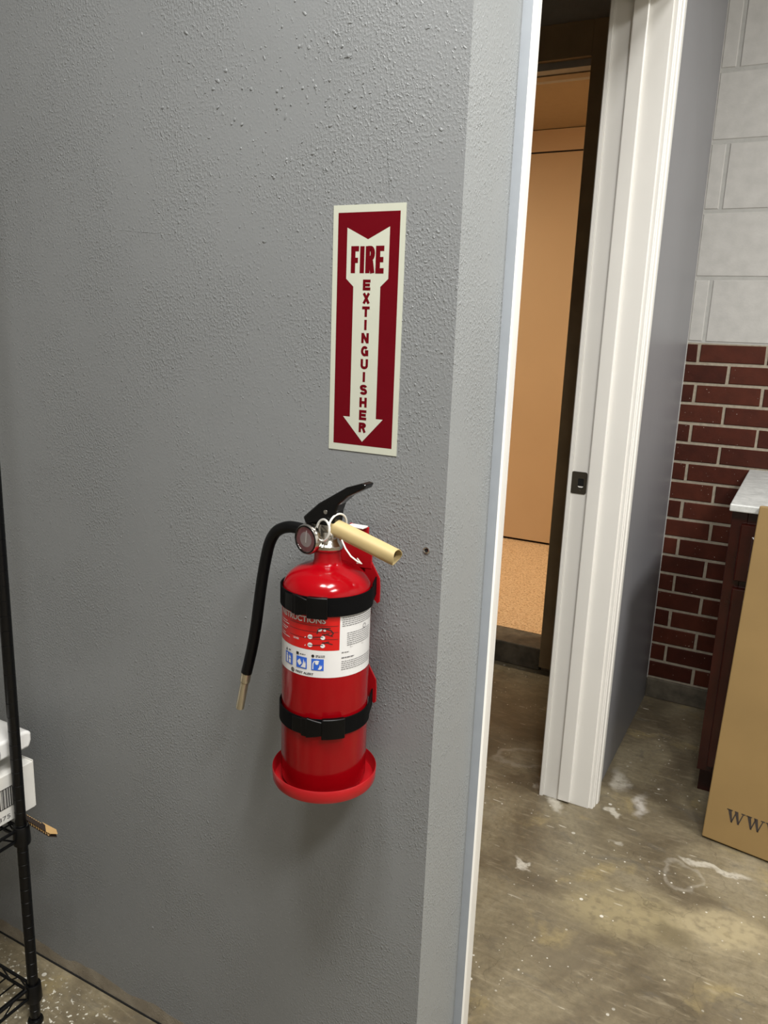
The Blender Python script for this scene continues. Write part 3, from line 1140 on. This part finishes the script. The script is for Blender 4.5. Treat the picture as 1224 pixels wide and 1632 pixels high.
# black squeeze lever, a folded steel channel
LEV = [(-.1490, 1.0240), (-.1530, 1.0325), (-.1310, 1.0525), (-.0915, 1.0775), (-.0700, 1.0850), (-.0640, 1.0838), (-.0672, 1.0782),
       (-.0900, 1.0655), (-.1020, 1.0545), (-.1055, 1.0450), (-.1070, 1.0300), (-.1150, 1.0245)]
lev = MB()
lev.prism(LEV, lambda u, v, t: (u, t, v), YC - .0105, YC + .0105)
lever = lev.build('squeeze_lever', M['black_gloss'], fe, bevel=0.0022, segs=3)
MB().lathe([(0, -.0112), (.0026, -.0112), (.0030, -.0100), (.0030, .0100), (.0026, .0112), (0, .0112)], (-.1195, YC, 1.0435), 'y', 20).build('rivet', M['chrome'], lever, smooth=True)

# carry handle with its rolled kraft sleeve
hd0, hd1 = Vector((-.1150, YC - .001, 1.0245)), Vector((-.0250, YC - .001, .9990))
hdir = (hd1 - hd0).normalized()
hup = Vector((0, -1, 0)).cross(hdir)
hup = hup if hup.z > 0 else -hup
hside = Vector((0, 1, 0))
mb = MB()


def hp(a, s, u):
    return hd0 + hdir * a + hside * s + hup * u


mb.prism([(-.0078, -.0035), (.0078, -.0035), (.0078, .0040), (-.0078, .0040)], lambda u, v, t: hp(t, u, v), -.012, .0880)
handle = mb.build('carry_handle', M['black_gloss'], fe, bevel=0.0006)
mb = MB()
LEN = (hd1 - hd0).length
N_ = 40
vs_, fs = [], []
for j, a in enumerate([0, .2, .5, .8, .96, 1.0]):
    for ring in (0, 1):
        for i in range(N_):
            t = 2 * PI * i / N_ + 0.4
            # slightly squashed and creased roll
            rr = (0.0106 - 0.0009 * ring) * (1 + .06 * cos(2 * t + .6) + .035 * cos(5 * t))
            if a > .9:
                rr *= 1 + .02 * sin(3 * t)
            vs_.append(hp(a * LEN + (.0016 * sin(2 * t + 1) if a == 1.0 else 0), rr * cos(t) * 1.0, rr * sin(t) * 1.06))
K = 2 * N_
for j in range(5):
    for ring in (0, 1):
        for i in range(N_):
            i2 = (i + 1) % N_
            q = (j * K + ring * N_ + i, j * K + ring * N_ + i2, (j + 1) * K + ring * N_ + i2, (j + 1) * K + ring * N_ + i)
            fs.append(q if ring == 0 else tuple(reversed(q)))
for j in (0, 5):
    for i in range(N_):
        i2 = (i + 1) % N_
        fs.append((j * K + i, j * K + i2, j * K + N_ + i2, j * K + N_ + i))
mb.add(vs_, fs)
sleeve = mb.build('handle_sleeve', M['kraft'], handle, smooth=True, label='tan rolled cardboard sleeve with open end')


def ring_pts(c, a, b, ra, rb_, n=28):
    c, a, b = Vector(c), Vector(a), Vector(b)
    return [c + a * (ra * cos(2 * PI * i / n)) + b * (rb_ * sin(2 * PI * i / n)) for i in range(n)]


MB().tube(ring_pts((-.1195, YC - .0155, 1.0215), (.97, -.25, 0), (0.05, 0.1, 1), .0112, .0132), .0015, 8, closed=True).build('pull_pin_ring', M['ring'], fe, smooth=True)
MB().tube([(-.1190, YC - .013, 1.0340), (-.1190, YC + .013, 1.0340)], .0017, 8).build('pull_pin', M['chrome'], fe, smooth=True)
tie = MB()
tie.tube(ring_pts((-.1070, YC - .002, 1.0270), (.25, .95, -.10), (.15, .0, .98), .0150, .0150), .0013, 8, closed=True)
seal = tie.build('safety_seal', M['tie'], fe, smooth=True, label='white nylon pull-tie seal')
tp = [(-.0960, YC - .010, 1.0120), (-.0900, YC - .0105, 1.0020), (-.0830, YC - .0090, .9930), (-.0760, YC - .0045, .9865), (-.0718, YC - .001, .9835)]
MB().tube(tp, [.0010, .0011, .0011, .0011, .0008], 8).build('seal_tail', M['tie'], seal, smooth=True)
MB().tube([(-.0770, YC - .004, .9905), (-.0718, YC - .001, .9835), (-.0775, YC - .004, .9845)], .0008, 6).build('seal_barb', M['tie'], seal, smooth=True)

# hose
hp_ = [(-.158, 1.0135), (-.1680, 1.0140), (-.1800, 1.0135), (-.1911, 1.0100), (-.2005, 1.0040), (-.2075, .9945), (-.2120, .9840), (-.2155, .9710),
       (-.2205, .9480), (-.2250, .9220), (-.2290, .8950), (-.2330, .8680), (-.2385, .8390), (-.2440, .8160), (-.2492, .7960)]


def smooth_path(p, k=4):
    out = []
    for i in range(len(p) - 1):
        p0, p1, p2, p3 = [Vector(p[max(0, min(len(p) - 1, i + d))]) for d in (-1, 0, 1, 2)]
        for j in range(k):
            t = j / k
            out.append(0.5 * ((2 * p1) + (-p0 + p2) * t + (2 * p0 - 5 * p1 + 4 * p2 - p3) * t * t + (-p0 + 3 * p1 - 3 * p2 + p3) * t ** 3))
    out.append(Vector(p[-1]))
    return out


path = smooth_path([(x_, YC, z_) for x_, z_ in hp_])
hose = MB().tube(path, .0076, 20).build('hose', M['rubber'], fe, smooth=True)
e0, e1 = Vector((-.2492, YC, .7960)), Vector((-.2612, YC, .7395))
dz = (e1 - e0).normalized()
fa = dz.orthogonal().normalized()
fr_ = (fa, dz.cross(fa), dz)
nl = (e1 - e0).length
nozzle = MB().lathe([(.0, -.006), (.0066, -.006), (.0070, 0), (.0070, .0135), (.0066, .0145), (.0058, .0155), (.0058, nl - .001), (.0056, nl), (.0046, nl), (.0044, nl - .02), (0, nl - .02)],
                    e0, n=28, frame=fr_).build('nozzle', M['nozzle'], hose, smooth=True)

# ------------------------------------------------------------------ wall bracket with straps and base cup
br = thing('extinguisher_bracket', 'red wall bracket with black straps and base cup under the extinguisher', 'bracket', (XC, 0, 0.681))
mb = MB()
mb.box(XC - .022, XC + .022, -.0165, -.0140, .690, .985)
# the strip is stepped off the wall by a spine behind it
mb.box(XC - .016, XC - .0135, -.0145, 0, .690, .985)
mb.box(XC + .0135, XC + .016, -.0145, 0, .690, .985)
plate = mb.build('back_plate', M['red_bracket'], br, bevel=0.0006)


def ear(sgn, zc, nm='strap_ear'):
    pts = [(.020, zc + .040), (.0275, zc + .034), (.0425, zc + .010), (.0435, zc - .002), (.0435, zc - .022), (.0400, zc - .025), (.031, zc - .016), (.020, zc - .012)]
    mbx = MB()
    mbx.prism([(XC + sgn * a, b) for a, b in pts], lambda u, v, t: (u, t, v), -.0200, -.0178)
    return mbx.build(nm, M['red_bracket'], plate, bevel=0.0006)


for zc in (.9370, .7945):
    ear(1, zc)
    ear(-1, zc)
# hook plate behind the neck
mb = MB()
mb.prism([(XC - .021, .955), (XC + .030, .958), (XC + .030, .982), (XC + .024, 1.000), (XC + .024, 1.013), (XC - .004, 1.015), (XC - .021, .99)],
         lambda u, v, t: (u, t, v), -.0207, -.0181)
mb.build('hook_plate', M['red_bracket'], plate, bevel=0.0006)
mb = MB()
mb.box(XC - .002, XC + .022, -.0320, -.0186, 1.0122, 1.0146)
mb.build('hook_lip', M['tie'], plate, bevel=0.0008)  # lip coloured white, the rest of the bracket red


def strap(zc, hh, b0, b1):
    r = RB + .0012
    path2 = [(XC + .0375, -.0215)]
    for i in range(61):
        t = math.radians(122 - 244 * i / 60)
        path2.append((XC + r * sin(t), YC - r * cos(t)))
    path2.append((XC - .0375, -.0215))
    mbx = MB()
    n = len(path2)
    vs_, fs = [], []
    for i, (a, b) in enumerate(path2):
        d = Vector(path2[min(i + 1, n - 1)]) - Vector(path2[max(i - 1, 0)])
        d.normalize()
        nn = Vector((d.y, -d.x))
        if nn.dot(Vector((a - XC, b - YC))) < 0:
            nn = -nn
        for off in (0, .0016):
            for z in (zc - hh, zc + hh):
                vs_.append((a + nn.x * off, b + nn.y * off, z))
    for i in range(n - 1):
        k, k2 = 4 * i, 4 * i + 4
        fs += [(k, k2, k2 + 1, k + 1), (k + 2, k + 3, k2 + 3, k2 + 2), (k + 1, k2 + 1, k2 + 3, k + 3), (k, k + 2, k2 + 2, k2)]
    fs += [(0, 1, 3, 2), (4 * n - 4, 4 * n - 2, 4 * n - 1, 4 * n - 3)]
    mbx.add(vs_, fs)
    st = mbx.build('strap', M['web'], br, smooth=True)
    # stitched ribs along the webbing
    # side-release buckle wrapped on the cylinder
    def slab(t0, t1, z0, z1, o0, o1, nm, parent):
        mbs = MB()
        N = 10
        vs2, fs2 = [], []
        for i in range(N + 1):
            t = math.radians(t0 + (t1 - t0) * i / N)
            f = i / N
            zz0 = z0[0] + (z0[1] - z0[0]) * f if isinstance(z0, tuple) else z0
            zz1 = z1[0] + (z1[1] - z1[0]) * f if isinstance(z1, tuple) else z1
            vs2 += [cyl(t, zz0, o0), cyl(t, zz1, o0), cyl(t, zz0, o1), cyl(t, zz1, o1)]
        for i in range(N):
            k, k2 = 4 * i, 4 * i + 4
            fs2 += [(k, k2, k2 + 1, k + 1), (k + 2, k + 3, k2 + 3, k2 + 2), (k + 1, k2 + 1, k2 + 3, k + 3), (k, k + 2, k2 + 2, k2)]
        fs2 += [(0, 1, 3, 2), (4 * N, 4 * N + 2, 4 * N + 3, 4 * N + 1)]
        mbs.add(vs2, fs2)
        return mbs.build(nm, M['black'], parent, bevel=0.0012, segs=2, smooth=True)
    w_ = b1 - b0
    bu = slab(b0 + .48 * w_, b1, zc - .0135, zc + .0135, .0020, .0085, 'buckle_socket', st)
    slab(b0 + .12 * w_, b0 + .56 * w_, (zc - .0135, zc - .0085), (zc + .0135, zc + .0085), .0022, .0068, 'buckle_clip', st)
    slab(b0, b0 + .16 * w_, zc - .0120, zc + .0120, .0020, .0060, 'buckle_bar', st)
    slab(b0 - 14, b0 + .05 * w_, zc - .0105, zc + .0105, .0026, .0044, 'strap_fold', st)
    return st


strap(.9375, .0118, -12, 33)
strap(.7800, .0112, 4, 56)
cup = [(0, .6795), (.064, .6795), (.0672, .6805), (.0683, .6830), (.0690, .6970), (.0684, .6980), (.0677, .6970), (.0668, .6845), (.0650, .6825), (0, .6825)]
MB().lathe(cup, (XC + .0012, YC + .0008, 0), 'z', 96).build('base_cup', M['red_bracket'], br, smooth=True)

# ------------------------------------------------------------------ wire rack at the left
PX, PY = -0.7130, -0.1100
rack = thing('wire_shelf_rack', 'black wire shelving rack with ringed posts standing at the grey wall', 'shelf', (-1.15, -0.33, 0))
RX0, RY0 = -1.60, -0.55


def post(px, py):
    pr = [(0, .012), (.0085, .012), (.0090, .014)]
    z = .03
    R0 = .0092
    while z < 1.82:
        pr += [(R0, z - .0007), (R0 - .0006, z - .0003), (R0 - .0006, z + .0003), (R0, z + .0007)]
        z += .0254
    pr += [(R0, 1.83), (.008, 1.835), (0, 1.836)]
    o = MB().lathe(pr, (px, py, 0), 'z', 24).build('post', M['rack'], rack, smooth=True)
    MB().lathe([(0, 0), (.0135, 0), (.0140, .004), (.0125, .008), (.0060, .010), (.0060, .016), (0, .016)], (px, py, 0), 'z', 20).build('levelling_foot', M['rack'], o, smooth=True)
    return o


for a in (PX, RX0):
    for b in (PY, RY0):
        post(a, b)


def shelf(zt, mat_low):
    zl = zt - .0195
    sh = MB()
    for z in (zt, zl):
        ring = [(PX, PY, z), (RX0, PY, z), (RX0, RY0, z), (PX, RY0, z)]
        for i in range(4):
            a, b = Vector(ring[i]), Vector(ring[(i + 1) % 4])
            d = (b - a).normalized()
            sh.tube([a + d * .013, b - d * .013], .0029, 8)
    shf = sh.build('shelf_frame', M['rack'], rack, smooth=True)
    tr = MB()
    for (a, b) in (((PX, PY), (RX0, PY)), ((PX, RY0), (RX0, RY0)), ((PX, PY), (PX, RY0)), ((RX0, PY), (RX0, RY0))):
        A, B = Vector((*a, 0)), Vector((*b, 0))
        ln = (B - A).length
        n = int(ln / .026)
        for i in range(n):
            p0 = A.lerp(B, (i + .5) / (n + 1))
            p1 = A.lerp(B, (i + 1.5) / (n + 1))
            z0, z1 = (zl, zt) if i % 2 == 0 else (zt, zl)
            tr.tube([(p0.x, p0.y, z0), (p1.x, p1.y, z1)], .0016, 6)
    tr.build('truss_wire', M['rack'], shf, smooth=True, kind='stuff')
    zm = (zl if mat_low else zt) + .0
    x = PX - .024
    first = None
    while x > RX0 + .01:
        if first is None:
            first = MB().tube([(x, PY - .001, zm), (x, RY0 + .001, zm)], .0017, 6).build('shelf_wire', M['rack'], shf, smooth=True)
            x0 = x
        else:
            copy_part(first, (x - x0, 0, 0), shf)
        x -= .0255
    for a in (PX, RX0):
        for b in (PY, RY0):
            MB().lathe([(.0094, zl - .010), (.0140, zl - .010), (.0148, zl - .006), (.0136, zt + .004), (.0126, zt + .006), (.0094, zt + .006)], (a, b, 0), 'z', 24, closed=True).build('corner_collar', M['rack'], shf, smooth=True)


shelf(.4030, False)
shelf(.0790, True)

# white carton with a barcode, on the rack
cart = thing('white_carton', 'white carton with a black barcode on the middle rack shelf', 'box', (-0.80, -0.20, .4085))
CX0, CX1, CY0, CY1, CZ0, CZ1 = -0.90, -0.735, -0.36, -0.0630, .4110, .5000
MB().box(CX0, CX1, CY0, CY1, CZ0, CZ1).build('carton_body', M['carton_white'], cart, bevel=0.0012)
mb = MB()
mb.box(CX1 - .040, CX1 + .0005, CY1 - .0005, CY1 + .0010, CZ0 + .002, CZ1 + .0025)
mb.build('end_flap', M['carton_white'], cart)
fcar = lambda u, v: (CX1 + .0006, u, v)
mb = MB()
rk = random.Random(11)
y = -0.1085
mb.flat([(-.2100, .4752), (-.1070, .4752), (-.1070, .4765), (-.2100, .4765)], fcar)
mb.flat([(-.2100, .4400), (-.1070, .4400), (-.1070, .4388), (-.2100, .4388)], fcar)
mb.flat([(-.1070, .4388), (-.1058, .4388), (-.1058, .4765), (-.1070, .4765)], fcar)
while y > -.205:
    wd = rk.choice((.0007, .0010, .0016, .0022))
    mb.flat([(y - wd, .4400), (y, .4400), (y, .4752), (y - wd, .4752)], fcar)
    y -= wd + rk.choice((.0008, .0010, .0016))
mb.build('barcode', M['ink'], cart)
text_mb('875', .0115, lambda u, v: (CX1 + .0007, -.1380 + u, .4185 + v), sx=1.5).build('number', M['ink_grey'], cart, recalc=False)
mb = MB()
mb.flat([(-.0890, .444), (-.0872, .444), (-.0872, .474), (-.0890, .474)], fcar)
mb.build('label_edge', M['ink'], cart)

# white plastic fitting lying on the carton
lamp = thing('white_plastic_fixture', 'white rounded plastic fixture with a clear lens lying on the white carton', 'lamp', (-0.80, -0.18, .5005))
pts = []
mb = MB()
N_ = 10
zc_, hh = .5440, .0165
prof2 = []
for i in range(N_ + 1):     # rounded far end
    t = PI / 2 * i / N_
    prof2.append((-0.0755 + .0165 * sin(t) - .0, zc_ + hh * (cos(t) * .55 + .45)))
outl = [(-.34, zc_ - hh), (-.34, zc_ + hh)] + prof2 + [(-.0590, zc_ - .004), (-.0640, zc_ - hh)]
mb.prism(outl, lambda u, v, t: (t, u, v), -.8300, -.7370)
mb.build('housing', M['plastic_white'], lamp, bevel=0.005, segs=4, smooth=True)
MB().box(-.8250, -.7420, -.33, -.1230, .5005, .5280).build('base_block', M['plastic_white'], lamp, bevel=0.003)
lens = [(.019 * cos(PI / 2 * i / 8), .010 * sin(PI / 2 * i / 8)) for i in range(9)]
MB().lathe(lens, (-.738, -.1400, .5420), 'x', 28).build('lens', M['label'], lamp, smooth=True)

# corrugated cardboard strip poking out past the shelf
strip = thing('cardboard_strip', 'strip of brown corrugated cardboard sticking out past the rack shelf', 'cardboard', (-0.70, -0.075, .4035))
th = -.085


def cs(u, v, z):
    return (-.8000 + u * cos(th) - v * sin(th), -.0900 + u * sin(th) + v * cos(th), z)


SHP = [(0, 0), (.148, 0), (.160, .0075), (.148, .0125), (.112, .0105), (.090, .0088), (0, .008)]
mb = MB()
mb.prism([(0, 0), (.141, 0), (.124, .0098), (.090, .0088), (0, .0080)], lambda u, v, t: cs(u, v, t), .4098, .4106)
mb.build('top_liner', M['flute'], strip)
mb = MB()
mb.prism([(.141, 0), (.151, .0005), (.162, .0075), (.150, .0135), (.112, .0118), (.124, .0098)], lambda u, v, t: cs(u, v, t), .4098, .4106)
mb.build('bare_tip', M['cardboard'], strip)
mb = MB()
for i in range(14):
    u0 = .030 + i * .0062
    mb.prism([(u0, .0082), (u0 + .0036, .0082), (u0 + .0036, .0092), (u0, .0092)], lambda u, v, t: cs(u, v, t), .4070, .4108)
mb.build('flute_ends', M['cardboard'], strip)
mb = MB()
mb.prism([(a, b) for a, b in SHP], lambda u, v, t: cs(u, v, t), .4032, .4040)
mb.build('bottom_liner', M['flute'], strip)
mb = MB()
n = 22
vs_, fs = [], []
for i in range(n * 2 + 1):
    u = .146 * i / (n * 2)
    z = .4042 if i % 2 == 0 else .4096
    vs_ += [cs(u, .0003, z), cs(u, .0055, z)]
for i in range(n * 2):
    fs.append((2 * i, 2 * i + 1, 2 * i + 3, 2 * i + 2))
mb.add(vs_, fs)
mb.build('fluting', M['cardboard'], strip)
MB().prism([(0, .0015), (.145, .0015), (.145, .0050), (0, .0050)], lambda u, v, t: cs(u, v, t), .4041, .4097).build('core', M['flute'], strip)

# ------------------------------------------------------------------ base cabinet with countertop
KX0, KX1, KYF = 0.2450, 0.86, 1.300
cab = thing('base_cabinet', 'dark cherry wooden base cabinet against the red brick wall', 'cabinet', ((KX0 + KX1) / 2, 1.6, 0))
mb = MB()
mb.box(KX0, KX1, KYF + .018, L - .012, .100, .8440)
mb.box(KX0 + .004, KX1, KYF + .072, L - .012, 0, .100)
mb.build('carcass', M['cherry'], cab, bevel=0.001)
mb = MB()
mb.box(KX0, KX0 + .038, KYF, KYF + .018, .100, .8440)
mb.box(KX1 - .038, KX1, KYF, KYF + .018, .100, .8440)
for z0, z1 in ((.100, .138), (.632, .668), (.806, .8440)):
    mb.box(KX0 + .038, KX1 - .038, KYF, KYF + .018, z0, z1)
mb.build('face_frame', M['cherry'], cab, bevel=0.001)


def panel(x0, x1, z0, z1, nm):
    mbx = MB()
    mbx.box(x0, x1, KYF - .019, KYF - .0005, z0, z1)
    o = mbx.build(nm, M['cherry'], cab, bevel=0.004, segs=3)
    w_ = .030
    mbr = MB()
    # raised field with sloping margins
    a = [(x0 + w_, z0 + w_), (x1 - w_, z0 + w_), (x1 - w_, z1 - w_), (x0 + w_, z1 - w_)]
    b = [(x0 + w_ + .012, z0 + w_ + .012), (x1 - w_ - .012, z0 + w_ + .012), (x1 - w_ - .012, z1 - w_ - .012), (x0 + w_ + .012, z1 - w_ - .012)]
    vs2 = [(u, KYF - .0188, v) for u, v in a] + [(u, KYF - .0255, v) for u, v in b]
    mbr.add(vs2, [(i, (i + 1) % 4, 4 + (i + 1) % 4, 4 + i) for i in range(4)] + [(4, 5, 6, 7)])
    mbr.build('raised_panel', M['cherry'], o)
    return o


panel(KX0 + .024, KX1 - .024, .660, .812, 'drawer_front')
panel(KX0 + .024, (KX0 + KX1) / 2 - .002, .122, .640, 'cabinet_door')
panel((KX0 + KX1) / 2 + .002, KX1 - .024, .122, .640, 'cabinet_door')
ct = thing('countertop', 'grey mottled countertop on the cherry cabinet beside the brick wall', 'countertop', ((KX0 + KX1) / 2, 1.6, .8445))
MB().box(KX0 - .006, KX1 + .01, KYF - .032, L - .004, .8445, .8635).build('top_slab', M['counter'], ct, bevel=0.003)
ct['label'] = 'grey mottled countertop on the cherry cabinet beside the brick wall'

# ------------------------------------------------------------------ flat kraft carton leaning on the cabinet
bx = thing('cardboard_box', 'tall tan cardboard carton printed www leaning on the cherry cabinet', 'box', (0.58, 1.14, 0))
BW, BT, BH = 0.62, 0.030, 0.874
ang = -0.16
tilt = math.atan2(0.115, BH)
ex = Vector((cos(ang), sin(ang), 0))
ey0 = Vector((-sin(ang), cos(ang), 0))
ez = Vector((0, 0, 1)) * cos(tilt) + ey0 * sin(tilt)
ey = ey0 * cos(tilt) - Vector((0, 0, 1)) * sin(tilt)
bo = Vector((0.2895, 1.1310, 0.0015 + BT * sin(tilt)))


def bp(u, t, v):
    return bo + ex * u + ey * t + ez * v


mb = MB()
mb.prism([(0, 0), (BW, 0), (BW, BH), (0, BH)], lambda u, v, t: bp(u, t, v), 0, BT)
mb.build('carton_body', M['box_kraft'], bx, bevel=0.003, segs=3)
mb = MB()


def serif_w(x, z, s):
    f = lambda u, v: bp(x + u * s * 1.12, -.0006, z + v * s)
    # thick down-strokes, thin up-strokes, slab serifs
    for q in ([(.06, 1), (.30, 1), (.47, .0), (.36, .0)], [(.36, 0), (.44, 0), (.66, .92), (.58, .92)],
              [(.50, 1), (.74, 1), (.91, 0), (.80, 0)], [(.80, 0), (.88, 0), (1.12, .95), (1.05, .95)],
              [(0, .92), (.38, .92), (.38, 1), (0, 1)], [(.94, .92), (1.22, .92), (1.22, 1), (.94, 1)]):
        mb.flat(q, f)


for i in range(4):
    serif_w(.049 + i * .0462, .064, .0325)
mb.build('lettering', M['print_dark'], bx, recalc=False)
